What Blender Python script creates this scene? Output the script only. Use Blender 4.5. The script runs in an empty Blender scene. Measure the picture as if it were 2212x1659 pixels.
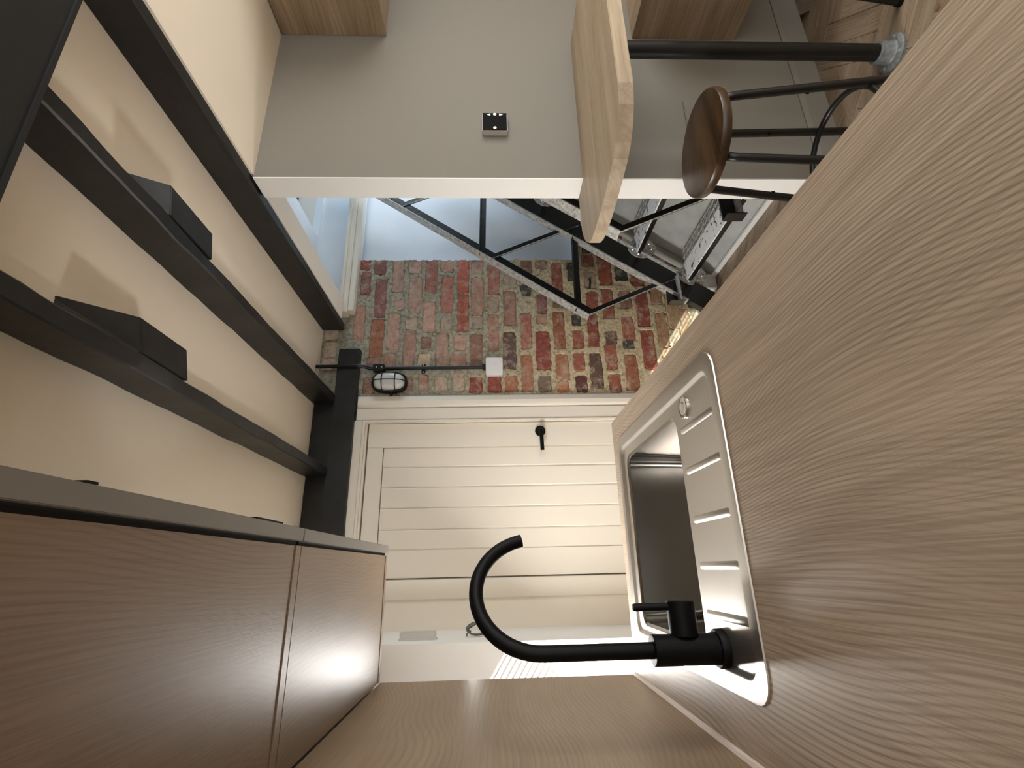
import bpy, bmesh, math, random
from mathutils import Vector, Matrix, noise as mnoise
random.seed(7)
sc = bpy.context.scene
C = sc.collection
PI = math.pi

# ---------------------------------------------------------------- camera
ZC, FPX = 1.22, 1075.747
YAW, PITCH, ROLL = .35374755, .03719932, -.01159652
def _mm(A, B): return [[sum(A[i][k]*B[k][j] for k in range(3)) for j in range(3)] for i in range(3)]
_cy, _sy, _cp, _sp, _cr, _sr = math.cos(YAW), math.sin(YAW), math.cos(PITCH), math.sin(PITCH), math.cos(ROLL), math.sin(ROLL)
RC = _mm([[_cr,-_sr,0],[_sr,_cr,0],[0,0,1]], _mm([[1,0,0],[0,_cp,-_sp],[0,_sp,_cp]],
     _mm([[1,0,0],[0,0,-1],[0,1,0]], [[_cy,-_sy,0],[_sy,_cy,0],[0,0,1]])))     # world -> upright view (right, down, forward)
cam = bpy.data.cameras.new('camera'); cam.sensor_fit = 'HORIZONTAL'; cam.sensor_width = 36
cam.lens = FPX*36/2212; cam.clip_start = .02
co = bpy.data.objects.new('camera', cam); C.objects.link(co)
r, d, f = (Vector(x) for x in RC)
co.matrix_world = Matrix(((d.x, r.x, -f.x, 0), (d.y, r.y, -f.y, 0), (d.z, r.z, -f.z, ZC), (0,0,0,1)))   # phone held sideways
sc.camera = co

# ---------------------------------------------------------------- world, sun, daylight at the windows, added fill lights, exposure
w = bpy.data.worlds.new('world'); sc.world = w; w.use_nodes = True
bg = w.node_tree.nodes['Background']; bg.inputs[0].default_value = (.50, .74, 1, 1); bg.inputs[1].default_value = .9
sun = bpy.data.lights.new('sun', 'SUN'); sun.energy = 12; sun.angle = .006; sun.color = (1, .95, .87)
so = bpy.data.objects.new('sun', sun); C.objects.link(so)
so.rotation_euler = Vector((2.3, 1, -1.50)).to_track_quat('-Z', 'Y').to_euler()
def area(name, loc, direction, sx, sy, power, color):
    l = bpy.data.lights.new(name, 'AREA'); l.shape = 'RECTANGLE'; l.size = sx; l.size_y = sy; l.energy = power; l.color = color
    o = bpy.data.objects.new(name, l); C.objects.link(o); o.location = loc
    o.rotation_euler = Vector(direction).to_track_quat('-Z', 'Y').to_euler()
    return o
area('daylight_window_side', (-.405, 1.73, 1.08), (.72, -.32, -.60), .20, .56, 14, (1, .98, .95))
area('daylight_window_sky', (-.60, 1.6625, 1.12), (1, 0, 0), .54, .54, .8, (.9, .95, 1))
area('fill_rear', (1.15, -1.96, 1.3), (0, 1, 0), 1.9, 1.3, 9, (1, .92, .80))  # unseen fill light added behind the viewer
area('fill_right', (2.66, -.5, 1.4), (-1, 0, 0), 1.8, 1.0, 20, (1, .92, .80))  # unseen fill light added at the right wall to lift ceiling and cupboards
area('fill_overhead', (.72, -.55, 2.30), (0, 0, -1), .8, .9, 1.5, (1, .96, .9))  # overhead fill light added behind the viewer to brighten the worktop
area('daylight_window_stairs', (2.66, 1.9, 1.5), (-1, 0, 0), .8, 1.2, 10, (.74, .87, 1))
sc.view_settings.view_transform = 'Standard'; sc.view_settings.look = 'None'
sc.view_settings.exposure = 1.0; sc.view_settings.gamma = 1; sc.view_settings.use_curve_mapping = False

sc.cycles.caustics_reflective = False; sc.cycles.caustics_refractive = False; sc.cycles.max_bounces = 8; sc.cycles.transmission_bounces = 6
sc.cycles.use_adaptive_sampling = True; sc.cycles.adaptive_threshold = .03

# ---------------------------------------------------------------- materials
def nmat(name):
    m = bpy.data.materials.new(name); m.use_nodes = True
    nt = m.node_tree; b = nt.nodes['Principled BSDF']
    return m, nt, b
def N(nt, t, **kw):
    n = nt.nodes.new(t)
    for k, v in kw.items(): setattr(n, k, v)
    return n
def ramp(nt, stops):
    n = N(nt, 'ShaderNodeValToRGB'); e = n.color_ramp.elements
    while len(e) < len(stops): e.new(.5)
    for i, (p, c) in enumerate(stops):
        e[i].position = p; e[i].color = (*c, 1) if len(c) == 3 else c
    return n
def plain(name, col, rough=.5, metal=0, bump=0, bscale=60, var=0, vscale=8, spec=.5, coat=0):
    m, nt, b = nmat(name)
    b.inputs['Base Color'].default_value = (*col, 1); b.inputs['Roughness'].default_value = rough
    b.inputs['Metallic'].default_value = metal; b.inputs['Specular IOR Level'].default_value = spec
    b.inputs['Coat Weight'].default_value = coat
    tc = N(nt, 'ShaderNodeTexCoord')
    if var:
        n = N(nt, 'ShaderNodeTexNoise'); n.inputs['Scale'].default_value = vscale; n.inputs['Detail'].default_value = 4
        nt.links.new(tc.outputs['Object'], n.inputs['Vector'])
        rp = ramp(nt, [(.3, tuple(c*(1-var) for c in col)), (.7, tuple(min(1, c*(1+var)) for c in col))])
        nt.links.new(n.outputs[0], rp.inputs[0]); nt.links.new(rp.outputs[0], b.inputs['Base Color'])
    if bump:
        n = N(nt, 'ShaderNodeTexNoise'); n.inputs['Scale'].default_value = bscale; n.inputs['Detail'].default_value = 3
        nt.links.new(tc.outputs['Object'], n.inputs['Vector'])
        bp = N(nt, 'ShaderNodeBump'); bp.inputs['Strength'].default_value = bump; bp.inputs['Distance'].default_value = .002
        nt.links.new(n.outputs[0], bp.inputs['Height']); nt.links.new(bp.outputs[0], b.inputs['Normal'])
    return m
def wood(name, axis, dark, mid, light, rough=.5, rings=60, warp=9, ring_amt=.45, along=1.1, across=5.5, pore=.5, rot=0, spec=.4, seed=0, perobj=False):
    """oak: growth rings are the contours of a stretched noise, pores are fine streaks along the grain"""
    m, nt, b = nmat(name)
    tc = N(nt, 'ShaderNodeTexCoord')
    src = tc.outputs['Object']
    def mapped(sa, sx):
        mp = N(nt, 'ShaderNodeMapping'); s = [sx]*3; s[axis] = sa
        mp.inputs['Scale'].default_value = s; mp.inputs['Location'].default_value = (seed*3.1, seed*1.7, seed*.9)
        if rot: mp.vector_type = 'POINT'
        nt.links.new(src, mp.inputs['Vector']); return mp.outputs[0]
    def noi(vec, detail, dist=0, rgh=.5):
        n = N(nt, 'ShaderNodeTexNoise'); n.inputs['Scale'].default_value = 1; n.inputs['Detail'].default_value = detail
        n.inputs['Distortion'].default_value = dist; n.inputs['Roughness'].default_value = rgh
        if perobj:
            n.noise_dimensions = '4D'; oi = N(nt, 'ShaderNodeObjectInfo'); mu = N(nt, 'ShaderNodeMath', operation='MULTIPLY')
            mu.inputs[1].default_value = 37; nt.links.new(oi.outputs['Random'], mu.inputs[0]); nt.links.new(mu.outputs[0], n.inputs['W'])
        nt.links.new(vec, n.inputs['Vector']); return n.outputs[0]
    field = noi(mapped(along, across), .9, .1, .4)
    mu = N(nt, 'ShaderNodeMath', operation='MULTIPLY'); mu.inputs[1].default_value = warp; nt.links.new(field, mu.inputs[0])
    sx = N(nt, 'ShaderNodeSeparateXYZ'); nt.links.new(src, sx.inputs[0])
    s3 = N(nt, 'ShaderNodeMath', operation='ADD'); oth = [k for k in range(3) if k != axis]
    nt.links.new(sx.outputs[oth[0]], s3.inputs[0]); nt.links.new(sx.outputs[oth[1]], s3.inputs[1])
    ma = N(nt, 'ShaderNodeMath', operation='MULTIPLY_ADD'); ma.inputs[1].default_value = rings; nt.links.new(s3.outputs[0], ma.inputs[0]); nt.links.new(mu.outputs[0], ma.inputs[2])
    fr = N(nt, 'ShaderNodeMath', operation='PINGPONG'); fr.inputs[1].default_value = .5; nt.links.new(ma.outputs[0], fr.inputs[0])
    rr = ramp(nt, [(.0, (1,1,1)), (.14, (.5,.5,.5)), (.30, (.08,.08,.08)), (.5, (0,0,0))]); nt.links.new(fr.outputs[0], rr.inputs[0])
    broad = noi(mapped(along*.9, across*1.6), 3, .4)
    br = ramp(nt, [(.32, dark), (.5, mid), (.68, light)]); nt.links.new(broad, br.inputs[0])
    m1 = N(nt, 'ShaderNodeMixRGB', blend_type='MIX'); nt.links.new(br.outputs[0], m1.inputs[1])
    m1.inputs[2].default_value = (*[c*.50 for c in dark], 1)
    k = N(nt, 'ShaderNodeMath', operation='MULTIPLY'); k.inputs[1].default_value = ring_amt; patch = noi(mapped(along*2.2, across*3.5), 2); pk_ = ramp(nt, [(.35, (.12,)*3), (.62, (1,)*3)]); nt.links.new(patch, pk_.inputs[0]); k0 = N(nt, 'ShaderNodeMath', operation='MULTIPLY'); nt.links.new(rr.outputs[0], k0.inputs[0]); nt.links.new(pk_.outputs[0], k0.inputs[1]); nt.links.new(k0.outputs[0], k.inputs[0])
    nt.links.new(k.outputs[0], m1.inputs[0])
    pr = noi(mapped(6, 620), 3, 0, .6)
    pp = ramp(nt, [(.42, (1,1,1)), (.56, (0,0,0))]); nt.links.new(pr, pp.inputs[0])
    k2 = N(nt, 'ShaderNodeMath', operation='MULTIPLY'); k2.inputs[1].default_value = pore; nt.links.new(pp.outputs[0], k2.inputs[0])
    m2 = N(nt, 'ShaderNodeMixRGB', blend_type='MULTIPLY'); m2.inputs[2].default_value = (.55, .52, .49, 1)
    nt.links.new(m1.outputs[0], m2.inputs[1]); nt.links.new(k2.outputs[0], m2.inputs[0])
    nt.links.new(m2.outputs[0], b.inputs['Base Color'])
    b.inputs['Roughness'].default_value = rough; b.inputs['Specular IOR Level'].default_value = spec
    bp = N(nt, 'ShaderNodeBump'); bp.inputs['Strength'].default_value = .12; bp.inputs['Distance'].default_value = .0006
    nt.links.new(pr, bp.inputs['Height']); nt.links.new(bp.outputs[0], b.inputs['Normal'])
    return m
def worn(name, base, spot, lo, hi, scale, rough=.45, metal=0):
    m, nt, b = nmat(name); tc = N(nt, 'ShaderNodeTexCoord')
    n = N(nt, 'ShaderNodeTexNoise'); n.inputs['Scale'].default_value = scale; n.inputs['Detail'].default_value = 5; n.inputs['Roughness'].default_value = .65
    nt.links.new(tc.outputs['Object'], n.inputs['Vector'])
    rp = ramp(nt, [(lo, base), (hi, spot)]); nt.links.new(n.outputs[0], rp.inputs[0]); nt.links.new(rp.outputs[0], b.inputs['Base Color'])
    b.inputs['Roughness'].default_value = rough; b.inputs['Metallic'].default_value = metal
    bp = N(nt, 'ShaderNodeBump'); bp.inputs['Strength'].default_value = .3; bp.inputs['Distance'].default_value = .001
    nt.links.new(n.outputs[0], bp.inputs['Height']); nt.links.new(bp.outputs[0], b.inputs['Normal'])
    return m
M = {}
M['worktop'] = wood('oak_worktop', 1, (.35,.26,.185), (.445,.345,.255), (.52,.42,.32), rough=.46, rings=190, warp=62, ring_amt=.75, along=1.25, across=2.4, pore=.5)
M['unit'] = wood('oak_laminate', 1, (.195,.13,.078), (.25,.172,.108), (.30,.212,.14), rough=.43, rings=110, warp=40, ring_amt=.36, along=1.4, across=2.6, pore=.3, seed=2, spec=.45)
M['unit_v'] = wood('oak_laminate_upright', 1, (.33,.24,.155), (.42,.315,.21), (.50,.385,.27), rough=.42, rings=60, warp=9, ring_amt=.4, along=2.2, across=9, pore=.45, seed=4)
M['bar'] = wood('oak_bar', 0, (.33,.25,.17), (.41,.32,.22), (.48,.38,.27), rough=.5, rings=45, warp=8, ring_amt=.28, along=1.0, across=9, pore=.4, seed=5)
M['plank'] = wood('oak_floor', 0, (.21,.15,.10), (.30,.225,.155), (.39,.30,.215), rough=.45, rings=60, warp=10, ring_amt=.5, along=4, across=9, pore=.55, seed=6, perobj=True)
M['floor'] = wood('oak_floor_far', 1, (.24,.155,.092), (.35,.24,.15), (.45,.325,.21), rough=.5, rings=60, along=3, across=9)
M['seat'] = wood('dark_elm', 0, (.018,.009,.004), (.045,.023,.009), (.09,.048,.02), rough=.33, rings=40, warp=8, ring_amt=.5, along=3, across=8, pore=.4, seed=9)
M['ceiling'] = plain('ceiling_paint', (.90,.82,.69), .8, bump=.08, bscale=25, var=.02, vscale=3)
M['wallp'] = plain('wall_paint_warm_grey', (.212,.197,.170), .75, bump=.06, bscale=60)
M['white'] = plain('white_paint', (.78,.715,.61), .55)
M['white_wall'] = plain('white_wall_paint', (.82,.80,.76), .75, bump=.05)
M['gloss_white'] = plain('gloss_white', (.84,.83,.80), .35)
M['plaster'] = plain('plaster_white', (.80,.82,.84), .8, bump=.1, bscale=14, var=.02)
M['soffit'] = plain('grey_board', (.42,.43,.41), .6, bump=.1, bscale=18, var=.12, vscale=14)
M['black_timber'] = plain('black_timber', (.013,.0125,.0115), .42, bump=.5, bscale=26, var=.25, vscale=20, spec=.4)
M['black_beam'] = plain('black_steel_beam', (.010,.011,.012), .5, bump=.2, bscale=60)
M['steel_black'] = plain('black_painted_iron', (.009,.009,.009), .28, bump=.6, bscale=45)
M['pipe_black'] = plain('black_powder_coat', (.006,.006,.006), .36, spec=.35)
M['tap_black'] = plain('matt_black_tap', (.002,.002,.002), .5, spec=.15)
M['galv'] = plain('galvanised_iron', (.24,.26,.27), .55, metal=.6, var=.25, vscale=90)
M['iron_grey'] = worn('silver_painted_iron', (.24,.24,.23), (.58,.57,.53), .35, .62, 60, .4)
M['iron_white'] = worn('worn_white_iron', (.05,.05,.05), (.90,.89,.86), .38, .43, 34, .4)
M['steel'] = plain('stainless_steel', (.58,.55,.51), .36, metal=1, bump=.05, bscale=300)
M['steel_bowl_shaded'] = plain('steel_bowl_shaded', (.30,.285,.265), .16, metal=1)  # same steel as the drainer, dark reflections put into the colour
M['chrome'] = plain('chrome', (.75,.75,.75), .08, metal=1)
M['plastic'] = plain('white_plastic', (.80,.78,.76), .35)
M['black_glass'] = plain('black_gloss', (.004,.004,.004), .6, spec=.06)
M['door_grey'] = plain('cabinet_edge_grey', (.21,.195,.175), .5)
M['gap'] = plain('dark_recess', (.006,.005,.004), .8)
M['sensor'] = plain('pale_grey_plastic', (.55,.53,.50), .4)
M['cable'] = plain('grey_cable', (.14,.135,.125), .5)
M['sealant'] = plain('sealant', (.62,.52,.45), .5)
M['screw'] = plain('bright_screw', (.7,.7,.68), .3, metal=.8)
def glassy(name, tint=(.9,.95,1), gl=.12, rough=.05):
    m, nt, b = nmat(name); nt.nodes.remove(b)
    t = N(nt, 'ShaderNodeBsdfTransparent'); t.inputs[0].default_value = (*tint, 1)
    g = N(nt, 'ShaderNodeBsdfGlossy'); g.inputs['Roughness'].default_value = rough
    fz = N(nt, 'ShaderNodeFresnel'); fz.inputs[0].default_value = 1.45
    mx = N(nt, 'ShaderNodeMixShader'); nt.links.new(fz.outputs[0], mx.inputs[0])
    nt.links.new(t.outputs[0], mx.inputs[1]); nt.links.new(g.outputs[0], mx.inputs[2])
    nt.links.new(mx.outputs[0], nt.nodes['Material Output'].inputs[0]); return m
M['glass'] = glassy('window_glass')
def ribbed():
    m, nt, b = nmat('ribbed_lamp_glass')
    b.inputs['Base Color'].default_value = (.9,.9,.86,1); b.inputs['Roughness'].default_value = .12
    b.inputs['Transmission Weight'].default_value = .35; b.inputs['IOR'].default_value = 1.4
    return m
M['lampglass'] = ribbed()
def brickmat():
    m, nt, b = nmat('old_brick'); tc = N(nt, 'ShaderNodeTexCoord'); oi = N(nt, 'ShaderNodeObjectInfo')
    n = N(nt, 'ShaderNodeTexNoise'); n.inputs['Scale'].default_value = 38; n.inputs['Detail'].default_value = 6; n.inputs['Roughness'].default_value = .7
    geo = N(nt, 'ShaderNodeNewGeometry')
    nt.links.new(geo.outputs['Position'], n.inputs['Vector'])
    rp = ramp(nt, [(.28, (.42,.40,.38)), (.5, (1,1,1)), (.72, (1.35,1.3,1.2))]); nt.links.new(n.outputs[0], rp.inputs[0])
    mu = N(nt, 'ShaderNodeMixRGB', blend_type='MULTIPLY'); mu.inputs[0].default_value = 1
    nt.links.new(oi.outputs['Color'], mu.inputs[1]); nt.links.new(rp.outputs[0], mu.inputs[2])
    n2 = N(nt, 'ShaderNodeTexNoise'); n2.inputs['Scale'].default_value = 22; n2.inputs['Detail'].default_value = 7; n2.inputs['Roughness'].default_value = .75
    nt.links.new(geo.outputs['Position'], n2.inputs['Vector'])
    r2 = ramp(nt, [(.50, (0,0,0)), (.66, (.8,.8,.8))]); nt.links.new(n2.outputs[0], r2.inputs[0])
    mx = N(nt, 'ShaderNodeMixRGB'); nt.links.new(r2.outputs[0], mx.inputs[0]); nt.links.new(mu.outputs[0], mx.inputs[1])
    mx.inputs[2].default_value = (.50,.41,.30,1)
    nt.links.new(mx.outputs[0], b.inputs['Base Color']); b.inputs['Roughness'].default_value = .75
    bp = N(nt, 'ShaderNodeBump'); bp.inputs['Strength'].default_value = .7; bp.inputs['Distance'].default_value = .004
    nt.links.new(n.outputs[0], bp.inputs['Height']); nt.links.new(bp.outputs[0], b.inputs['Normal'])
    return m
M['brick'] = brickmat()
def mortarmat():
    m, nt, b = nmat('lime_mortar'); geo = N(nt, 'ShaderNodeNewGeometry')
    n = N(nt, 'ShaderNodeTexNoise'); n.inputs['Scale'].default_value = 55; n.inputs['Detail'].default_value = 8; n.inputs['Roughness'].default_value = .75
    nt.links.new(geo.outputs['Position'], n.inputs['Vector'])
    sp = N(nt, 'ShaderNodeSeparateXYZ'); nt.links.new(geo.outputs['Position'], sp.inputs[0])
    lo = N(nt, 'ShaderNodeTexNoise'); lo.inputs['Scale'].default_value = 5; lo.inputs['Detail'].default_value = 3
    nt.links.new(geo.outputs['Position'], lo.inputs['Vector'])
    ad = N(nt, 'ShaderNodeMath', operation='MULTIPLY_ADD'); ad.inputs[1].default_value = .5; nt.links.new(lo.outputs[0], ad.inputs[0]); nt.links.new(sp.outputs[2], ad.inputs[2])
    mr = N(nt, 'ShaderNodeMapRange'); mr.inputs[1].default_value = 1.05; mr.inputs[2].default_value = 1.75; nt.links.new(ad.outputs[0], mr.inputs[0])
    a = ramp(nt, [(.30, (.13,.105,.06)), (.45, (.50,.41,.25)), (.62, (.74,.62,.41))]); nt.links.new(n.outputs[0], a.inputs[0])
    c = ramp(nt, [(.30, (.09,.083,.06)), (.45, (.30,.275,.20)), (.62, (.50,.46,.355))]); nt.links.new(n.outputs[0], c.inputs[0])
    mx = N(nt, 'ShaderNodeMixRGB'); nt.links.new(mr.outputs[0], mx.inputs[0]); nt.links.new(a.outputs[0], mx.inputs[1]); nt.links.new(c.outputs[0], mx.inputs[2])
    nt.links.new(mx.outputs[0], b.inputs['Base Color']); b.inputs['Roughness'].default_value = .9
    bp = N(nt, 'ShaderNodeBump'); bp.inputs['Strength'].default_value = .9; bp.inputs['Distance'].default_value = .006
    nt.links.new(n.outputs[0], bp.inputs['Height']); nt.links.new(bp.outputs[0], b.inputs['Normal'])
    return m
M['mortar'] = mortarmat()

# ---------------------------------------------------------------- mesh helpers (all coordinates are room coordinates in metres)
class MB:
    def __init__(s): s.v = []; s.f = []; s.smooth = False
    def add(s, vs, fs):
        o = len(s.v); s.v += [tuple(p) for p in vs]; s.f += [tuple(i+o for i in q) for q in fs]; return s
    def box(s, x0, x1, y0, y1, z0, z1):
        return s.add([(x0,y0,z0),(x1,y0,z0),(x1,y1,z0),(x0,y1,z0),(x0,y0,z1),(x1,y0,z1),(x1,y1,z1),(x0,y1,z1)],
                     [(0,3,2,1),(4,5,6,7),(0,1,5,4),(1,2,6,5),(2,3,7,6),(3,0,4,7)])
    def cyl(s, a, b, r0, r1=None, n=20, caps=True):
        a, b = Vector(a), Vector(b); r1 = r0 if r1 is None else r1
        t = (b-a).normalized(); u = t.orthogonal().normalized(); w_ = t.cross(u)
        vs = []
        for p, rr in ((a, r0), (b, r1)):
            for k in range(n):
                an = 2*PI*k/n; vs.append(p + rr*(math.cos(an)*u + math.sin(an)*w_))
        fs = [(k, (k+1) % n, n+(k+1) % n, n+k) for k in range(n)]
        if caps: fs += [tuple(range(n-1, -1, -1)), tuple(range(n, 2*n))]
        return s.add(vs, fs)
    def tube(s, pts, rad, n=16, closed=False, caps=True):
        pts = [Vector(p) for p in pts]; m = len(pts); vs = []; prev = None
        for i, p in enumerate(pts):
            a = pts[(i-1) % m] if closed or i > 0 else pts[0]; b = pts[(i+1) % m] if closed or i < m-1 else pts[-1]
            t = (b-a).normalized()
            u = t.orthogonal().normalized() if prev is None else (prev - t*prev.dot(t)).normalized()
            prev = u; w_ = t.cross(u); rr = rad[i] if isinstance(rad, list) else rad
            for k in range(n):
                an = 2*PI*k/n; vs.append(p + rr*(math.cos(an)*u + math.sin(an)*w_))
        fs = []
        for i in range(m if closed else m-1):
            j = (i+1) % m
            for k in range(n): fs.append((i*n+k, i*n+(k+1) % n, j*n+(k+1) % n, j*n+k))
        if caps and not closed: fs += [tuple(range(n-1, -1, -1)), tuple(range((m-1)*n, m*n))]
        return s.add(vs, fs)
    def lathe(s, c, prof, n=32):
        vs = []; fs = []; c = Vector(c)
        for (rr, z) in prof:
            for k in range(n): vs.append(c + Vector((rr*math.cos(2*PI*k/n), rr*math.sin(2*PI*k/n), z)))
        for i in range(len(prof)-1):
            for k in range(n): fs.append((i*n+k, i*n+(k+1) % n, (i+1)*n+(k+1) % n, (i+1)*n+k))
        fs += [tuple(range(n-1, -1, -1)), tuple(range((len(prof)-1)*n, len(prof)*n))]
        return s.add(vs, fs)
    def prism(s, poly, vec):
        n = len(poly); vec = Vector(vec); p = [Vector(q) for q in poly]
        return s.add(p + [q+vec for q in p], [tuple(range(n-1, -1, -1)), tuple(range(n, 2*n))] + [(k, (k+1) % n, n+(k+1) % n, n+k) for k in range(n)])
    def build(s, name, mat, parent=None, bevel=0, smooth=False, loc=None, seg=2):
        """one mesh object; loc = base of the thing, else the parent's"""
        o3 = Vector(loc) if loc else (Vector(parent['_base']) if parent else Vector((0,0,0)))
        me = bpy.data.meshes.new(name); me.from_pydata([tuple(Vector(v)-o3) for v in s.v], [], s.f)
        bm = bmesh.new(); bm.from_mesh(me); bmesh.ops.recalc_face_normals(bm, faces=bm.faces)
        if bevel:
            es = [e for e in bm.edges if len(e.link_faces) == 2 and e.calc_face_angle(0) > .6]
            bmesh.ops.bevel(bm, geom=es, offset=bevel, segments=seg, affect='EDGES', clamp_overlap=True)
        bm.to_mesh(me); bm.free()
        me.materials.append(M[mat] if isinstance(mat, str) else mat)
        if smooth:
            for p in me.polygons: p.use_smooth = True
            me.set_sharp_from_angle(angle=.7)
        o = bpy.data.objects.new(name, me); C.objects.link(o)
        if parent: o.parent = parent
        else: o.location = o3
        o['_base'] = list(o3)
        return o
def tag(o, label, cat, group=None):
    o['label'] = label; o['category'] = cat
    if group: o['group'] = group
    return o
def thing(name, base, label, cat, group=None):
    o = bpy.data.objects.new(name, None); C.objects.link(o); o.location = base; o['_base'] = list(base); o.empty_display_size = .05
    return tag(o, label, cat, group)
def struct(o): o['kind'] = 'structure'; return o
def box(name, mat, parent, *b, bevel=0, loc=None): return MB().box(*b).build(name, mat, parent, bevel, loc=loc)
def at(px, py, axis, val):
    """room point seen at a photo pixel, on the plane axis = val"""
    q = ((829.5-py)/FPX, (px-1106)/FPX, 1)
    dv = [sum(RC[k][i]*q[k] for k in range(3)) for i in range(3)]; o = (0, 0, ZC)
    t = (val-o[axis])/dv[axis]; return Vector([o[i]+t*dv[i] for i in range(3)])
def rrect(x0, x1, y0, y1, z, rad, n=6):
    p = []
    for cx, cy, a0 in ((x1-rad, y1-rad, 0), (x0+rad, y1-rad, 90), (x0+rad, y0+rad, 180), (x1-rad, y0+rad, 270)):
        for k in range(n+1):
            a = math.radians(a0+90*k/n); p.append((cx+rad*math.cos(a), cy+rad*math.sin(a), z))
    return p

# ---------------------------------------------------------------- the room
XL, YF, YP, XP = -.246, 2.40, 1.311, 1.211      # left wall, far wall, partition face, partition end
ZCEIL, ZJ = 2.108, 2.0                          # ceiling boards, underside of joists
XR, YB = 2.7, -2.0
# left wall: splashback stretch, window opening 1.353..1.985 x z .80..1.95, then white return to the far wall
wl = struct(MB().box(-.56, -.26, YB, 1.34, 0, 2.3).build('wall_left', 'white_wall'))
wm = MB()
wm.box(-.56, XL, 1.985, YF+.2, 0, 2.3); wm.box(-.56, XL, 1.34, 1.985, 0, .62); wm.box(-.56, XL, 1.34, 1.985, 1.66, 2.3); wm.box(-.56, -.485, 1.34, 1.985, 1.41, 1.66)
struct(wm.build('wall_left_window', 'white_wall')).name = 'wall_left_return'
# side window: frame, glass, and a slatted blind whose slats stripe the sunlit reveal
wn = MB(); 
for b in ((1.34,1.39,.62,1.41),(1.935,1.985,.62,1.41),(1.39,1.935,.62,.67),(1.39,1.935,1.36,1.41)): wn.box(-.54,-.49,b[0],b[1],b[2],b[3])
w1 = struct(wn.build('window_1', 'gloss_white'))
box('pane', 'glass', w1, -.517, -.513, 1.39, 1.935, .67, 1.36)
bl = thing('venetian_blind', (-.46, 1.665, .82), 'white slatted blind hanging in the side window, its shadow striping the reveal', 'blind')
box('head_rail', 'gloss_white', bl, -.475, -.445, 1.36, 1.975, 1.40, 1.425)
sl0 = None
for i in range(33):
    z = .675+i*.022
    if sl0 is None:
        dx, dz = .0105, .0105*-.64
        sl0 = MB().prism([(-.46-dx, 1.36, z-dz), (-.46+dx, 1.36, z+dz), (-.46+dx, 1.36, z+dz+.008), (-.46-dx, 1.36, z-dz+.008)], (0, .615, 0)).build('slat', 'gloss_white', bl)
    else:
        s2 = sl0.copy(); C.objects.link(s2); s2.parent = bl; s2.location = (0, 0, i*.022)
lj = MB(); lj.box(-.485, -.262, 1.341, 1.352, .63, 1.655); lj.box(-.485, -.262, 1.352, 1.984, .621, .632); lj.box(-.485, -.262, 1.352, 1.984, 1.645, 1.659)
struct(lj.build('bounce_lining', 'unit'))  # unseen oak lining added to soak up light bouncing inside the reveal
# floor: sub floor with herringbone blocks
fl = struct(MB().box(-.56, XR, YB, YF+.2, -.08, -.012).build('floor', 'floor'))
PW, PL = .072, .288
blk = None; c45 = math.cos(PI/4); cnt = 0
def block_me(k):
    me = MB().box(.0006, PL-.0006, .0006, PW-.0006, -.012, 0).build('plank_'+str(k), 'plank', None, bevel=.0008, seg=1); return me
base_pl = block_me(0); pmesh = base_pl.data; bpy.data.objects.remove(base_pl)
for i in range(-40, 60):
    for j in range(-12, 12):
        for h in (0, 1):
            if h == 0: u0, v0 = i*PW + j*2*PL*0 + j*PL*2/2*2*.5*2, i*PW
            if h == 0:
                u0 = i*PW + j*2*PL; v0 = i*PW
                ang = 0; cu, cv = u0+PL/2, v0+PW/2
            else:
                u0 = i*PW + j*2*PL + PL + PW; v0 = i*PW - PL + PW
                ang = PI/2; cu, cv = u0-PW/2, v0+PL/2
            X = 1.2 + (cu*c45 - cv*c45); Y = 1.2 + (cu*c45 + cv*c45)
            inside = (.55 < X < 2.25 and .80 < Y < 1.36) or (1.15 < X < 1.52 and 1.36 <= Y < 2.42)
            if not inside: continue
            o = bpy.data.objects.new('plank', pmesh); C.objects.link(o); o.parent = fl
            X0 = 1.2 + (u0*c45 - v0*c45); Y0 = 1.2 + (u0*c45 + v0*c45)
            o.location = (X0, Y0, 0); o.rotation_euler = (0, 0, PI/4+ang); cnt += 1
box('floor_panel', 'floor', fl, -.3, .62, YB, .9, -.012, -.004)
# ceiling boards between the joists, lower boards right of the last joist
cl_ = MB(); HX0, HX1, HY0, HY1 = .30, 1.14, -1.02, -.08          # opening added behind the viewer for the overhead fill light
for b in ((-.56,HX0,YB,2.385), (HX1,1.20,YB,2.385), (HX0,HX1,YB,HY0), (HX0,HX1,HY1,2.385)): cl_.box(*b, ZCEIL, 2.2)
struct(cl_.build('ceiling', 'ceiling'))
kb = MB(); kb.box(HX0-.03,HX0,HY0-.03,HY1+.03,ZCEIL,2.9); kb.box(HX1,HX1+.03,HY0-.03,HY1+.03,ZCEIL,2.45); kb.box(HX0,HX1,HY0-.03,HY0,ZCEIL,2.9); kb.box(HX0,HX1,HY1,HY1+.03,ZCEIL,2.45)
struct(kb.build('fill_opening_kerb', 'gloss_white'))  # unseen kerb of the added opening, tall sides keep the sun out
struct(MB().box(-1.0, -.92, -1.0, 1.40, -1, 3.2).build('sun_screen', 'brick'))  # unseen screen added outside to limit how far sun reaches indoors
struct(MB().box(1.22, XR, YB, YP+.09, 1.993, 2.2).build('ceiling_lower', 'ceiling'))
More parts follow.
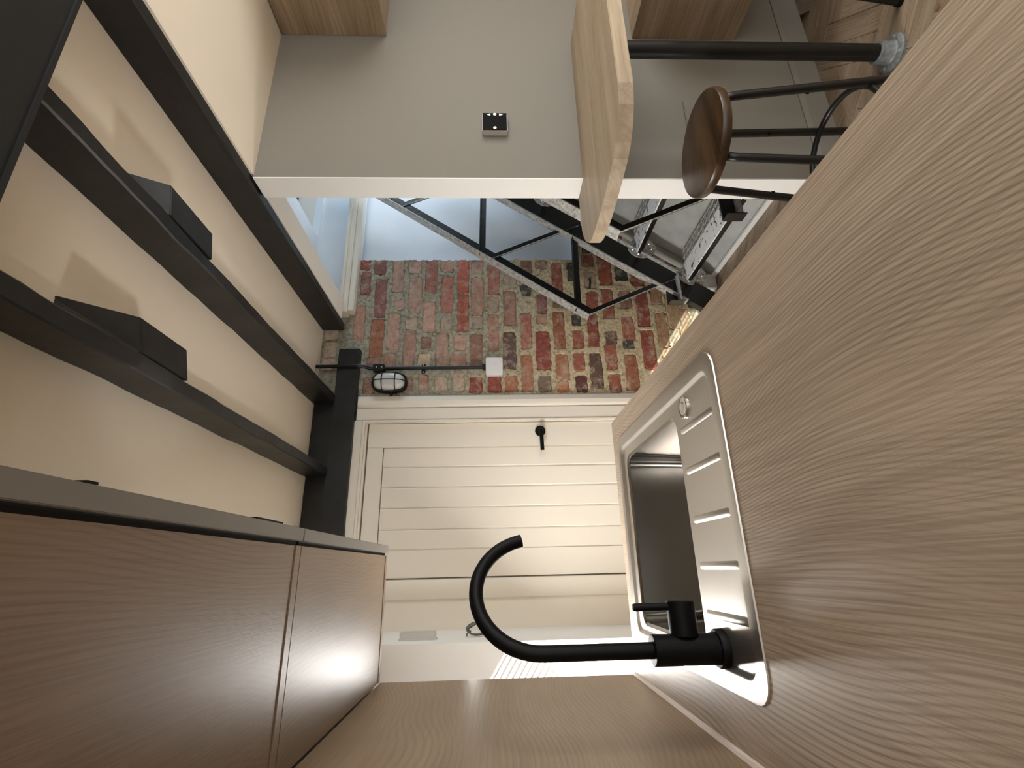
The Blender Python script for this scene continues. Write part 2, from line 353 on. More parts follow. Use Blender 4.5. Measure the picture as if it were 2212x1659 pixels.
# partition with thermostat
pt = struct(MB().box(XP, XR, YP, YP+.09, 0, 1.993).build('wall_partition', 'wallp'))
struct(MB().box(XP-.004, XP-.0002, YP-.002, YP+.09, 0, 1.993).build('lit_end_face', 'gloss_white'))  # partition end in lighter paint, direct window light put into the colour
bb = struct(MB().prism([(XP+.0,YP-.012,0),(XP,YP,0),(XP,YP,.095),(XP,YP-.005,.095),(XP,YP-.012,.08)], (XR-XP,0,0)).build('baseboard_partition', 'wallp'))
# right and rear walls (behind the frame) with the stair window and openings added for the fill lights
rw = MB()
rw.box(XR, XR+.2, YB, -1.45, 0, 2.3); rw.box(XR, XR+.2, .45, 1.5, 0, 2.3); rw.box(XR, XR+.2, -1.45, .45, 0, .85); rw.box(XR, XR+.2, -1.45, .45, 1.95, 2.3); rw.box(XR, XR+.2, 2.3, YF+.2, 0, 2.3); rw.box(XR, XR+.2, 1.5, 2.3, 0, .9); rw.box(XR, XR+.2, 1.5, 2.3, 2.1, 2.3)
struct(rw.build('wall_right', 'white_wall'))
bw = MB()
bw.box(-.56, .2, YB-.2, YB, 0, 2.3); bw.box(2.1, XR+.2, YB-.2, YB, 0, 2.3); bw.box(.2, 2.1, YB-.2, YB, 0, .65); bw.box(.2, 2.1, YB-.2, YB, 1.95, 2.3)
struct(bw.build('wall_rear', 'white_wall'))
# far wall: white part with the door, brick part to its right with a plastered recess
fw = MB(); fw.box(-.56, -.036, YF, YF+.2, 0, 2.3); fw.box(-.036, .69, YF, YF+.2, 1.84, 2.3); fw.box(.69, .84, YF, YF+.2, 0, 2.3)
fw.box(-.06, .71, 2.45, 2.6, -.05, 1.86)
struct(fw.build('wall_far', 'white'))
RX, RZ0, RZ1 = 1.633, .745, 1.972              # recess: left edge, sill, head
COL = dict(dr=(.26,.055,.032), mr=(.25,.085,.065), pp=(.47,.275,.195), pk=(.40,.205,.14), pr=(.42,.15,.10), rd=(.44,.10,.05), br=(.25,.12,.08),
           cr=(.55,.42,.27), db=(.115,.062,.050), orr=(.36,.13,.055), or2=(.42,.16,.075), or3=(.34,.115,.045), rd2=(.32,.09,.05), dk=(.055,.05,.042),
           dk2=(.115,.062,.042), gb=(.20,.135,.09), dm=(.13,.035,.028), dr2=(.29,.065,.032), mx=(.26,.12,.10), tan=(.42,.22,.115), yel=(.55,.36,.18), pale=(.44,.33,.235))
def A(xc, wd, *lst): return [(740+xc*.1869, 550+a*.1869, 550+b*.1869, wd*.1869, c) for a, b, c in lst]
def B(xc, wd, *lst): return [(1090+xc*.2291, 480+a*.2291, 480+b*.2291, wd*.2291, c) for a, b, c in lst]
BR = (A(270,100,(62,180,'dr'),(215,460,'mr')) + A(195,110,(610,980,'pk')) + A(440,115,(70,230,'mr'),(300,725,'mr')) + A(395,140,(760,1190,'orr')) + A(365,150,(1205,1315,'pk'))
  + A(645,118,(66,440,'pp')) + A(655,85,(540,630,'pp')) + A(585,130,(690,1100,'pp')) + A(545,120,(1160,1310,'pk')) + A(840,132,(66,215,'pp'),(280,680,'pp')) + A(800,120,(740,860,'pale'))
  + A(772,120,(900,1290,'pk')) + A(1030,118,(62,440,'pr')) + A(1000,125,(560,900,'pp')) + A(965,95,(970,1080,'br')) + A(945,130,(1160,1290,'cr')) + A(1210,125,(75,200,'pk'),(265,670,'pr'))
  + A(1150,125,(915,1300,'pp')) + A(1395,118,(62,440,'rd'),(470,890,'rd')) + A(1355,115,(950,1100,'pp')) + A(1335,170,(1160,1300,'pk')) + A(1560,122,(85,220,'pk'),(280,700,'pk'))
  + A(1545,125,(930,1300,'br')) + A(1750,118,(140,460,'pr')) + A(1740,125,(500,640,'pale')) + A(1745,110,(700,1110,'pk')) + A(1935,130,(240,340,'pale'),(430,820,'pk')) + A(1930,132,(900,1320,'db'))
  + A(300,110,(1440,1610,'br')) + A(600,105,(1560,1625,'br')) + A(760,90,(1440,1560,'br')) + A(930,100,(1400,1570,'pk')) + A(1140,125,(1430,1575,'pale')) + A(1340,120,(1370,1580,'pale')) + A(1545,130,(1430,1592,'dr'))
  + A(1755,135,(1390,1585,'dr')) + A(1950,135,(1410,1582,'orr')) + A(1560,110,(740,850,'pale')) + A(1200,110,(740,860,'pale'))
  + B(205,88,(372,480,'br'),(600,690,'dk')) + B(205,82,(870,1190,'pr')) + B(215,98,(1260,1600,'or2')) + B(340,90,(375,440,'br')) + B(350,82,(690,860,'mx'),(890,960,'pk')) + B(365,122,(1040,1390,'dr')) + B(380,108,(1455,1600,'gb'))
  + B(495,86,(385,660,'rd2')) + B(510,90,(740,800,'br')) + B(515,98,(850,1190,'or3')) + B(545,112,(1250,1480,'or2')) + B(552,105,(1515,1600,'or2')) + B(625,52,(392,550,'dk')) + B(675,76,(880,972,'dk')) + B(695,88,(1030,1190,'rd2'))
  + B(705,88,(1245,1390,'rd2')) + B(728,98,(1460,1602,'dm')) + B(780,90,(120,212,'rd2'),(225,292,'dk'),(312,415,'rd2')) + B(805,95,(480,620,'pale')) + B(825,97,(670,800,'rd2')) + B(835,92,(860,1172,'dr')) + B(865,102,(1245,1570,'dk2'))
  + B(942,112,(290,592,'dr2')) + B(975,94,(640,912,'rd2')) + B(1005,97,(1040,1150,'dk2'),(1155,1320,'rd2')) + B(1015,95,(1338,1386,'rd2')) + B(1042,102,(1440,1602,'rd2')) + B(1058,90,(90,175,'rd2')) + B(1095,104,(355,552,'dk'))
  + B(1140,102,(660,812,'br')) + B(1165,98,(900,1110,'rd2'),(1120,1190,'dk')) + B(1200,108,(1255,1590,'or3')) + B(1245,112,(420,600,'dr2')) + B(1302,103,(660,980,'dr')) + B(1360,112,(1025,1382,'dr2'))
  + B(1420,92,(540,770,'tan')) + B(1490,92,(860,1172,'tan')) + B(1590,110,(700,1000,'yel')) + B(1540,95,(1200,1330,'yel')) + B(1440,100,(1420,1600,'tan')) + B(1700,90,(820,1100,'yel')) + B(1760,52,(720,800,'br')) + B(1560,95,(280,420,'br'),(120,260,'rd2')) + B(1400,100,(250,330,'br')) + B(1240,95,(100,240,'rd2')))
RECT = []                                       # x0, x1, z0, z1, colour of every brick face
for xc, ya, yb, wd, c in BR:
    a, b = at(xc, yb, 1, YF), at(xc, ya, 1, YF); cz = (a.z+b.z)/2
    hz = .5*abs(at(xc-wd/2, (ya+yb)/2, 1, YF).z - at(xc+wd/2, (ya+yb)/2, 1, YF).z); x1 = b.x
    if RZ0 < cz < RZ1 and x1 > RX-.004: x1 = RX-.004
    RECT.append((a.x, x1, cz-hz, cz+hz, c))
# mortar bed of the brick wall: relief on a fine grid, smeared up to the ragged edges of the bricks
bm_ = MB(); gx, gz = .83, 0.0; st = .0068
nx, nz = int((2.15-.83)/st), int(2.13/st)
hole = [[0.0]*(nx+1) for _ in range(nz+1)]
for (x0, x1, z0, z1, c) in RECT:
    for j in range(max(0, int((z0-.02)/st)), min(nz, int((z1+.02)/st)+1)+1):
        for i in range(max(0, int((x0-.02-gx)/st)), min(nx, int((x1+.02-gx)/st)+1)+1):
            x, z = gx+i*st, gz+j*st
            dd = min(x-x0, x1-x, z-z0, z1-z) + .007*mnoise.noise(Vector((x*42, z*42, 7))) + .004*mnoise.noise(Vector((x*110, z*110, 3)))
            v = max(0, min(1, (dd+.005)/.009)); hole[j][i] = max(hole[j][i], v)
idx = {}
for j in range(nz+1):
    for i in range(nx+1):
        x, z = gx+i*st, gz+j*st
        q = Vector((x*9, z*9, 3)); rel = .004*mnoise.noise(q) + .003*mnoise.noise(q*3.1) + .002*mnoise.noise(q*9)
        idx[i, j] = len(bm_.v); bm_.v.append((x, YF-.005+rel+.018*hole[j][i], z))
edge_n = lambda t: .007*mnoise.noise(Vector((t*19, 5, 2)))
for j in range(nz):
    for i in range(nx):
        x, z = gx+(i+.5)*st, gz+(j+.5)*st
        if z > 1.985 and x > 1.27: continue
        if x > RX+edge_n(z) and RZ0+edge_n(x) < z < RZ1: continue
        bm_.f.append((idx[i, j], idx[i+1, j], idx[i+1, j+1], idx[i, j+1]))
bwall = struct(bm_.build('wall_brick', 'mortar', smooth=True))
rc = MB(); rc.box(RX-.03, XR, YF+.06, YF+.1, RZ0-.05, RZ1+.1)
struct(rc.build('wall_recess', 'plaster'))
struct(MB().box(RX-.02, XR, YF-.0, YF+.06, RZ0-.03, RZ0+.004).build('trim_6', 'plaster', bevel=.002))
struct(MB().box(RX-.03, RX-.012, YF+.012, YF+.06, RZ0, RZ1).build('trim_7', 'plaster'))
def brick(x0, x1, z0, z1, col, proud=.006):
    n = 22; cx, cz, hx, hz = (x0+x1)/2, (z0+z1)/2, (x1-x0)/2+.003, (z1-z0)/2+.003; out = []; sd_ = random.random()*90
    for k in range(n):
        a = 2*PI*(k+.5)/n; ca, sa = math.cos(a), math.sin(a); e = .36
        px = math.copysign(abs(ca)**e, ca)*hx; pz = math.copysign(abs(sa)**e, sa)*hz
        j = .0075*mnoise.noise(Vector((px*40+sd_, pz*40, sd_)))+random.uniform(-.002,.002); out.append((cx+px+j*ca, cz+pz+j*sa))
    m = MB(); tilt = random.uniform(-.002, .002)
    ring0 = [(x, YF+.012, z) for x, z in out]
    ring1 = [(cx+(x-cx)*.985, YF-proud+.003+tilt*(x-cx)/hx, cz+(z-cz)*.96) for x, z in out]
    ring2 = [(cx+(x-cx)*.93, YF-proud+tilt*(x-cx)/hx+random.uniform(-.0008,.0008), cz+(z-cz)*.80) for x, z in out]
    m.add(ring0+ring1+ring2, [(k, (k+1) % n, n+(k+1) % n, n+k) for k in range(n)] + [(n+k, n+(k+1) % n, 2*n+(k+1) % n, 2*n+k) for k in range(n)] + [tuple(range(2*n, 3*n))])
    o = m.build('brick', 'brick', bwall); v = random.uniform(.9, 1.15); g_ = sum(col)/3; col = [c_*.88+g_*.12 for c_ in col]; o.color = (*[c*v for c in col], 1)
    return o
for x0, x1, z0, z1, c in RECT: brick(x0-.004, x1+(.004 if x1 < RX-.006 else 0), z0-.004, z1+.004, COL[c], random.uniform(.002, .006))
for (px, y0, y1, wd) in ((715, 702, 735, 30), (712, 742, 772, 30), (708, 776, 800, 28)):
    a, b = at(px, y1, 1, YF), at(px, y0, 1, YF); brick(a.x, b.x, 2.035, 2.10, (.52,.40,.30), .012)
# white timber moulding along the head of the brick wall
tm = MB(); tm.box(1.275, XR, 2.335, YF+.01, 1.985, 2.03); tm.box(1.29, XR, 2.35, YF+.01, 1.955, 1.985); tm.box(1.275, XR, 2.315, 2.335, 2.008, 2.022)
struct(tm.build('trim_1', 'white', bevel=.004))
# rooflight over the stairs: lining board, higher boards, opening
struct(MB().box(1.228, 1.335, YP+.09, 2.315, 1.998, 2.03).build('trim_2', 'ceiling'))
rl = MB(); rl.box(1.335, 1.772, YP+.09, 2.385, 2.2, 2.24); rl.box(1.335, XR+.2, 2.385, 2.62, 2.2, 2.24)
rl.box(1.2, XR+.2, 2.402, 2.44, 1.96, 2.2)
struct(rl.build('ceiling_rooflight', 'plaster'))
wf = MB(); wf.box(1.735, 1.765, YP+.1, 2.42, 2.331, 2.95); wf.box(1.765, XR+.03, 2.395, 2.42, 2.331, 2.37); wf.box(1.765, XR+.03, YP+.06, YP+.095, 2.331, 2.95); wf.box(XR+.005, XR+.03, YP+.095, 2.395, 2.331, 2.37)  # left and near kerbs raised out of view to block the sun
w2 = struct(wf.build('window_2', 'gloss_white')); box('pane', 'glass', w2, 1.766, XR+.004, YP+.096, 2.394, 2.345, 2.351)
struct(MB().box(-.56, 1.335, 2.385, 2.62, 2.14, 2.24).build('ceiling_far', 'white'))

rf = MB()
for b in ((-.76,HX0-.03,YB-.2,2.62), (HX1+.03,1.772,YB-.2,2.62), (HX0-.03,HX1+.03,YB-.2,HY0-.03), (HX0-.03,HX1+.03,HY1+.03,2.62)): rf.box(*b, 2.241, 2.33)
rf.box(1.772, XR+.2, YB-.2, YP+.1, 2.241, 2.33); rf.box(1.772, XR+.2, 2.386, 2.62, 2.241, 2.33)
struct(rf.build('ceiling_roof', 'white'))
# ---------------------------------------------------------------- exposed joists, plates and beam (black)
def joist(name, x0, x1, y0, y1, z0, z1, label, group=None, n=44, amp=.0035, mat='black_timber'):
    """hand-hewn timber along Y: edges wander"""
    m = MB(); sd = random.random()*50
    for i in range(n+1):
        y = y0+(y1-y0)*i/n
        def wob(k): return amp*(mnoise.noise(Vector((y*6, k*7.3, sd))) + .6*mnoise.noise(Vector((y*17, k*5.1, sd))))
        ch = .004
        m.v += [(x0+wob(0), y, z1), (x0+wob(0), y, z0+ch+wob(1)), (x0+ch+wob(0), y, z0+wob(1)), (x1-ch+wob(2), y, z0+wob(3)), (x1+wob(2), y, z0+ch+wob(3)), (x1+wob(2), y, z1)]
    for i in range(n):
        for k in range(6): m.f.append((i*6+k, i*6+(k+1) % 6, (i+1)*6+(k+1) % 6, (i+1)*6+k))
    m.f += [tuple(range(5, -1, -1)), tuple(range(n*6, n*6+6))]
    return tag(m.build(name, mat, None, smooth=True, loc=((x0+x1)/2, (y0+y1)/2, z0)), label, 'beam', group)
JY0 = .665
joist('ceiling_joist', .424, .465, JY0, 2.362, ZJ, ZCEIL+.02, 'black rough timber ceiling joist, the one nearest the wall cupboards', 'black ceiling joists')
joist('ceiling_joist', .783, .822, JY0, 2.372, ZJ, ZCEIL+.02, 'black rough timber ceiling joist in the middle of the three', 'black ceiling joists')
joist('ceiling_joist', 1.188, 1.226, YB, 2.375, ZJ, ZCEIL+.02, 'black straight ceiling joist beside the end of the partition wall', 'black ceiling joists', amp=.0012)
def stub(x0, x1, y_tip, ya, yb, label, skew):
    m = MB()
    pr = [(y_tip, ZCEIL+.01), (ya, ZJ+.001), (yb, ZJ+.001), (yb+.004, ZCEIL+.01)]
    m.add([(x1, y, z) for y, z in pr] + [(x0, y+(skew if k in (1,2) else 0), z) for k, (y, z) in enumerate(pr)],
          [(3,2,1,0), (4,5,6,7), (0,1,5,4), (1,2,6,5), (2,3,7,6), (3,0,4,7)])
    tag(m.build('timber_block', 'black_timber', None, bevel=.002, loc=((x0+x1)/2, (ya+yb)/2, ZJ)), label, 'timber block', 'timber blocks on the joists')
stub(.468, .542, .905, 1.012, 1.188, 'black wedge-ended timber block against the joist nearest the cupboards', .030)
stub(.825, .897, .935, .998, 1.188, 'black wedge-ended timber block with a notch against the middle joist', .022)
# steel beam across the room
bmx = MB(); bmx.box(-.26, XR, .25, JY0, 1.998, 2.012); bmx.box(-.26, XR, .30, JY0-.05, 2.012, ZCEIL)
bmx.box(-.26, XR, JY0-.012, JY0-.004, 1.993, 1.998)
tag(bmx.build('cross_beam', 'black_beam', None, loc=(1.2, .45, 2.0)), 'wide black steel beam crossing the ceiling over the viewer', 'beam')
# wall plates over the door
def xbeam(x0, x1, y0, y1, z0, z1, label):
    m = MB(); n = 30; sd = random.random()*40
    for i in range(n+1):
        x = x0+(x1-x0)*i/n; wb = lambda k: .0025*(mnoise.noise(Vector((x*8, k*3.3, sd)))+.5*mnoise.noise(Vector((x*30, k*2.3, sd))))
        m.v += [(x, y0+wb(0), z1+wb(1)), (x, y0+wb(2), z0+wb(3)), (x, y1, z0+wb(3)), (x, y1, z1+wb(1))]
    for i in range(n):
        for k in range(4): m.f.append((i*4+k, i*4+(k+1) % 4, (i+1)*4+(k+1) % 4, (i+1)*4+k))
    m.f += [(3,2,1,0), tuple(range(n*4, n*4+4))]
    tag(m.build('wall_plate_timber', 'black_timber', None, loc=((x0+x1)/2, (y0+y1)/2, z0)), label, 'beam', 'black timbers over the door')
xbeam(XL+.002, 1.072, 2.352, YF+.012, 1.902, 2.006, 'black timber over the door running on across the brickwork, under the short one')
xbeam(XL+.002, .832, 2.372, YF+.012, 2.010, 2.106, 'short upper black timber over the door, touching the ceiling')

# ---------------------------------------------------------------- door
dr = MB()
DX0, DX1, DZ = -.033, .678, 1.832
PX0, PX1, PZ0, PZ1 = .085, .559, .12, 1.757
DY = 2.385
dr.box(DX0, PX0, DY, DY+.04, .004, DZ); dr.box(PX1, DX1, DY, DY+.04, .004, DZ); dr.box(PX0, PX1, DY, DY+.04, PZ1, DZ); dr.box(PX0, PX1, DY, DY+.04, .004, PZ0); dr.box(PX0, PX1, DY+.025, DY+.035, PZ0, PZ1)
door = struct(dr.build('door_1', 'white', bevel=.002)); door['label'] = 'cream painted boarded door with black lever handle'
gs = [PX0, .175, .272, .368, .463, PX1]
for i in range(5):
    m = MB(); a, b = gs[i]+.0005, gs[i+1]-.0005; e = .006
    m.prism([(a,DY+.024,PZ0+.004), (a,DY+.008,PZ0+.004), (a+e,DY+.005,PZ0+.004), (b-e,DY+.005,PZ0+.004), (b,DY+.008,PZ0+.004), (b,DY+.024,PZ0+.004)], (0,0,PZ1-PZ0-.008)).build('board', 'white', door)
hd = MB().cyl((.63, DY-.001, .992), (.63, DY-.010, .992), .026, n=28).build('handle', 'tap_black', door, bevel=.002)
MB().tube([(.63, DY-.008, .992), (.63, DY-.04, .992), (.627, DY-.05, .992), (.618, DY-.054, .992), (.525, DY-.054, .990)], .0095, n=14).build('lever', 'tap_black', hd, smooth=True)
# casing: flat board, bead, moulded outer edge; plain jamb on the hinge side
tr = MB()
tr.box(.694, .756, 2.372, YF+.005, 0, 1.895); tr.box(.682, .694, 2.366, YF+.005, 0, 1.848); tr.box(.680, .688, 2.376, YF+.005, 0, 1.842)
tr.box(.756, .822, 2.382, YF+.01, 0, 1.895); tr.prism([(.756,2.382,0),(.770,2.366,0),(.792,2.364,0),(.815,2.374,0),(.822,2.388,0)], (0,0,1.893))
tr.box(-.125, .694, 2.372, YF+.005, 1.860, 1.902); tr.box(-.04, .694, 2.366, YF+.005, 1.848, 1.860); tr.box(-.04, .688, 2.376, YF+.005, 1.838, 1.848)
struct(tr.build('trim_3', 'white', bevel=.0025))
tl = MB(); tl.prism([(-.040,YF+.005,0),(-.040,2.372,0),(-.06,2.364,0),(-.10,2.372,0),(-.120,2.385,0),(-.126,YF+.005,0)], (0,0,1.862))
struct(tl.build('trim_4', 'white', smooth=True))
struct(MB().box(.84, 1.42, 2.375, YF, 0, .10).build('baseboard_far', 'gloss_white', bevel=.003))

# ---------------------------------------------------------------- kitchen run on the left
ZW, WX1, WY1 = .89, .374, 1.342
# worktop with the sink cut out: ring of four boards would show joints, so triangulated plate with a hole
SX0, SX1, SY0, SY1 = -.170, .312, .680, 1.296
def plate_with_hole(outer, inner, z0, z1):
    bm = bmesh.new()
    def loop(pts, z): 
        vs = [bm.verts.new((p[0], p[1], z)) for p in pts]; es = [bm.edges.new((vs[i], vs[(i+1) % len(vs)])) for i in range(len(vs))]; return vs, es
    o1, oe = loop(outer, z1); i1, ie = loop(inner, z1)
    bmesh.ops.triangle_fill(bm, edges=oe+ie, use_beauty=True)
    ex = bmesh.ops.extrude_face_region(bm, geom=list(bm.faces))
    for v in ex['geom']:
        if isinstance(v, bmesh.types.BMVert): v.co.z = z0
    m = MB(); bm.verts.index_update()
    m.v = [tuple(v.co) for v in bm.verts]; m.f = [tuple(v.index for v in f_.verts) for f_ in bm.faces]
    bm.free(); return m
wt = plate_with_hole([(XL+.001,-1.2),(WX1,-1.2),(WX1,WY1),(XL+.001,WY1)], [(p[0],p[1]) for p in rrect(SX0+.012, SX1-.012, SY0+.012, SY1-.012, 0, .03)], ZW-.038, ZW)
tag(wt.build('kitchen_worktop', 'worktop', None, loc=(.06, .3, ZW-.038)), 'grey-brown oak laminate kitchen worktop holding the steel sink', 'worktop')
sp = MB().box(-.259, XL, -1.2, 1.350, ZW-.03, 1.494)
tag(sp.build('splashback_panel', 'unit', None, loc=(-.25, .3, ZW)), 'oak laminate splashback panel on the wall between worktop and cupboards', 'panel')
struct(MB().prism([(XL+.0005,-1.2,ZW+.0005),(XL+.007,-1.2,ZW+.0005),(XL+.006,-1.2,ZW+.005),(XL+.0005,-1.2,ZW+.007)], (0,1.2+1.338,0)).build('trim_5', 'sealant'))
# base cabinets under the worktop
for k, (ya, yb) in enumerate(((-1.2,-.6),(-.6,0),(0,.6),(.6,1.33))):
    t = thing('base_cabinet', (.05, (ya+yb)/2, .1), ['oak base cabinet at the near end under the worktop', 'second oak base cabinet along under the worktop', 'third oak base cabinet along under the worktop', 'oak base cabinet under the steel sink'][k], 'cabinet', 'base cabinets')
    cb = MB(); cb.box(XL+.01, .33, ya+.001, ya+.019, .1, ZW-.04); cb.box(XL+.01, .33, yb-.019, yb-.001, .1, ZW-.04); cb.box(XL+.01, .33, ya+.019, yb-.019, .1, .118); cb.box(XL+.01, XL+.02, ya+.019, yb-.019, .118, ZW-.04)
    cb.build('body', 'unit', t); box('door', 'unit', t, .331, .349, ya+.002, yb-.002, .102, ZW-.045, bevel=.001)
# wall cupboards
def wall_unit(ya, yb, label, hy0, hy1):
    t = thing('wall_cupboard', (-.1, (ya+yb)/2, 1.494), label, 'cupboard', 'oak wall cupboards')
    box('bottom_panel', 'unit', t, XL+.003, .036, ya+.0185, yb-.0185, 1.4955, 1.513)
    box('side_panel', 'unit', t, XL+.003, .036, ya+.0006, ya+.018, 1.494, 2.09); box('side_panel', 'unit', t, XL+.003, .036, yb-.018, yb-.0006, 1.494, 2.09)
    box('top_panel', 'unit', t, XL+.003, .036, ya+.0185, yb-.0185, 2.07, 2.09)
    box('back_panel', 'gap', t, XL+.001, XL+.006, ya+.0185, yb-.0185, 1.513, 2.07)
    box('dark_gap', 'gap', t, .0362, .0425, ya+.003, yb-.003, 1.500, 2.085)  # near-black filler in the door gap, its shade put into the colour
    dd = box('door', 'door_grey', t, .0425, .060, ya+.0012, yb-.0012, 1.492, 2.09, bevel=.0008)
    h = MB(); h.box(.0602, .102, hy0, hy1, 1.680, 1.684); h.box(.099, .102, hy0, hy1, 1.668, 1.680)
    h.build('handle', 'tap_black', dd)
wall_unit(.750, 1.345, 'oak wall cupboard at the end of the run next to the door', .985, 1.105)
wall_unit(.148, .7485, 'oak wall cupboard nearest the viewer, over the drainer end of the worktop', .566, .582)

# ---------------------------------------------------------------- sink
sk = thing('kitchen_sink', (.07, .99, ZW), 'brushed stainless steel inset sink with ribbed drainer', 'sink')
bm = bmesh.new()
def ringv(pts): return [bm.verts.new(p) for p in pts]
def bridge(a, b):
    n = len(a)
    for k in range(n): bm.faces.new((a[k], a[(k+1) % n], b[(k+1) % n], b[k]))
ZS = ZW+.0025; ZD = ZW-.004
ins = lambda d, z, rad: rrect(SX0+d, SX1-d, SY0+d, SY1-d, z, rad)
L0 = ringv(ins(0, ZW+.0003, .036)); L1 = ringv(ins(.0008, ZS, .036)); L2 = ringv(ins(.024, ZS, .026)); L3 = ringv(ins(.027, ZS-.001, .024)); L4 = ringv(ins(.031, ZD+.0008, .021)); L5 = ringv(ins(.034, ZD, .019))
for a, b in ((L0,L1),(L1,L2),(L2,L3),(L3,L4),(L4,L5)): bridge(a, b)
BX0, BX1, BY0, BY1 = -.128, .258, .872, 1.238
bl_ = lambda d, z, rad: rrect(BX0+d, BX1-d, BY0+d, BY1-d, z, rad)
B0 = ringv(bl_(0, ZD, .030))
nb = len(B0); bw_ = MB()
for rg in (bl_(0, ZD, .030), bl_(.002, ZD-.0008, .029), bl_(.006, ZD-.005, .026), bl_(.013, ZD-.13, .022), bl_(.020, ZD-.152, .02), bl_(.045, ZD-.162, .018)): bw_.v += rg
for i in range(5):
    for k in range(nb): bw_.f.append((i*nb+k, i*nb+(k+1) % nb, (i+1)*nb+(k+1) % nb, (i+1)*nb+k))
bw_.f.append(tuple(range(5*nb, 6*nb)))
bw_.build('bowl', 'steel_bowl_shaded', sk, smooth=True)
es = [bm.edges.get((L5[k], L5[(k+1) % len(L5)])) for k in range(len(L5))] + [bm.edges.new((B0[k], B0[(k+1) % len(B0)])) for k in range(len(B0))]
bmesh.ops.triangle_fill(bm, edges=es, use_beauty=True)
m = MB(); bm.verts.index_update(); m.v = [tuple(v.co) for v in bm.verts]; m.f = [tuple(v.index for v in f_.verts) for f_ in bm.faces]; bm.free()
m.build('drainer', 'steel', sk, smooth=True)
for x in (.220, .149, .068, -.004, -.075):
    rb = MB(); n = 8; prof = [(-.0065,0),(-.004,.0024),(-.0015,.0034),(.0015,.0034),(.004,.0024),(.0065,0)]
    for y, s_ in ((.716,.15),(.724,1),(.846,1),(.856,.15)):
        rb.v += [(x+a, y, ZD-.0004+b*s_) for a, b in prof]
    for i in range(3):
        for k in range(5): rb.f.append((i*6+k, i*6+k+1, (i+1)*6+k+1, (i+1)*6+k))
    rb.build('drainer_rib', 'steel', sk, smooth=True)
MB().lathe((.257, .826, ZD), [(.0195,.0002),(.0195,.0022),(.0175,.0034),(.0165,.0028),(.010,.0034),(.001,.0036)], 32).build('waste_knob', 'chrome', sk, smooth=True)
MB().lathe((.06, 1.04, ZD-.162), [(.042,.0005),(.042,.003),(.032,.004),(.030,.001),(.002,.001)], 32).build('drain', 'chrome', sk, smooth=True)

# ---------------------------------------------------------------- tap
TX, TY = -.118, .81
tp = thing('mixer_tap', (TX, TY, ZD), 'matt black swan-neck mixer tap on the sink with side lever', 'tap')
MB().lathe((TX, TY, ZD), [(.0265,.0002),(.0265,.010),(.025,.012),(.0215,.0125),(.0215,.018)], 36).build('base_ring', 'tap_black', tp, smooth=True)
MB().lathe((TX, TY, ZD), [(.0212,.018),(.0212,.1055),(.0202,.1065),(.011,.107)], 36).build('body', 'tap_black', tp, smooth=True)
px, py_ = .82, .572; R_ = .1; z0 = 1.152
pts = [(TX, TY, ZD+.1), (TX, TY, 1.06), (TX, TY, z0)]
for k in range(1, 29):
    a = math.radians(167*k/28); h = R_*(1-math.cos(a)); pts.append((TX+px*h, TY+py_*h, z0+R_*math.sin(a)))
MB().tube(pts, .0113, n=24).build('spout', 'tap_black', tp, smooth=True)
hv = MB().cyl((TX+.018, TY, .943), (TX+.0655, TY, .943), .0205, n=32).build('handle', 'tap_black', tp, bevel=.001, smooth=True)
MB().tube([(TX+.058, TY, .955), (TX+.058, TY, 1.012), (TX+.058, TY, 1.0155)], [.0056,.0056,.0046], n=16).build('lever', 'tap_black', hv, smooth=True)

# ---------------------------------------------------------------- things on the far walls
cv = thing('door_sensor', (XL, 2.10, 1.51), 'white rounded plastic bar fixed upright on the wall beside the window reveal', 'sensor')
box('case', 'sensor', cv, XL+.001, XL+.030, 2.088, 2.115, 1.447, 1.583, bevel=.004); box('base', 'sensor', cv, XL+.0005, XL+.006, 2.084, 2.119, 1.444, 1.586)
cc = thing('cable_coil', (XL, 2.14, 1.29), 'coil of thin grey cable hanging on the wall beside the window reveal', 'cable')
for k in range(4):
    ph = k*1.3; p = []
    for i in range(33):
        a = 2*PI*i/26
        p.append((XL+.028+.020*math.sin(a)+.003*math.sin(3*a+ph), 2.14+.008*math.cos(2*a+ph), 1.295+(.034+.002*k)*math.cos(a)+.003*math.sin(2*a+ph)))
    MB().tube(p, .003, n=6, closed=True).build('loop', 'cable', cc, smooth=True)
MB().tube([(XL+.003,2.14,1.335),(XL+.012,2.14,1.333),(XL+.022,2.138,1.318)], .003, n=6).build('tail', 'cable', cc, smooth=True)
# bulkhead lamp with its conduit and switch
lp = thing('bulkhead_lamp', (.893, YF, 1.745), 'black oval caged bulkhead wall lamp with ribbed glass', 'lamp')
def oval(rx, rz, y, n=40, e=.72):
    out = []
    for k in range(n):
        a = 2*PI*k/n; ca, sa = math.cos(a), math.sin(a)
        out.append((.893+math.copysign(abs(ca)**e, ca)*rx, y, 1.745+math.copysign(abs(sa)**e, sa)*rz))
    return out
def ovals(spec):
    m = MB(); n = 40
    for s_ in spec: m.v += oval(*s_)
    for i in range(len(spec)-1):
        for k in range(n): m.f.append((i*n+k, i*n+(k+1) % n, (i+1)*n+(k+1) % n, (i+1)*n+k))
    m.f += [tuple(range(n)), tuple(range((len(spec)-1)*n, len(spec)*n))]; return m
ovals([(.053,.088,YF-.004),(.053,.088,YF-.026),(.050,.085,YF-.030),(.044,.078,YF-.030)]).build('housing', 'pipe_black', lp, smooth=True)
ovals([(.044,.078,YF-.029),(.043,.076,YF-.045),(.038,.070,YF-.060),(.028,.058,YF-.069),(.012,.03,YF-.072)]).build('glass', 'lampglass', lp, smooth=True)
cg = MB(); cg.tube(oval(.050,.085,YF-.034), .0040, n=8, closed=True)
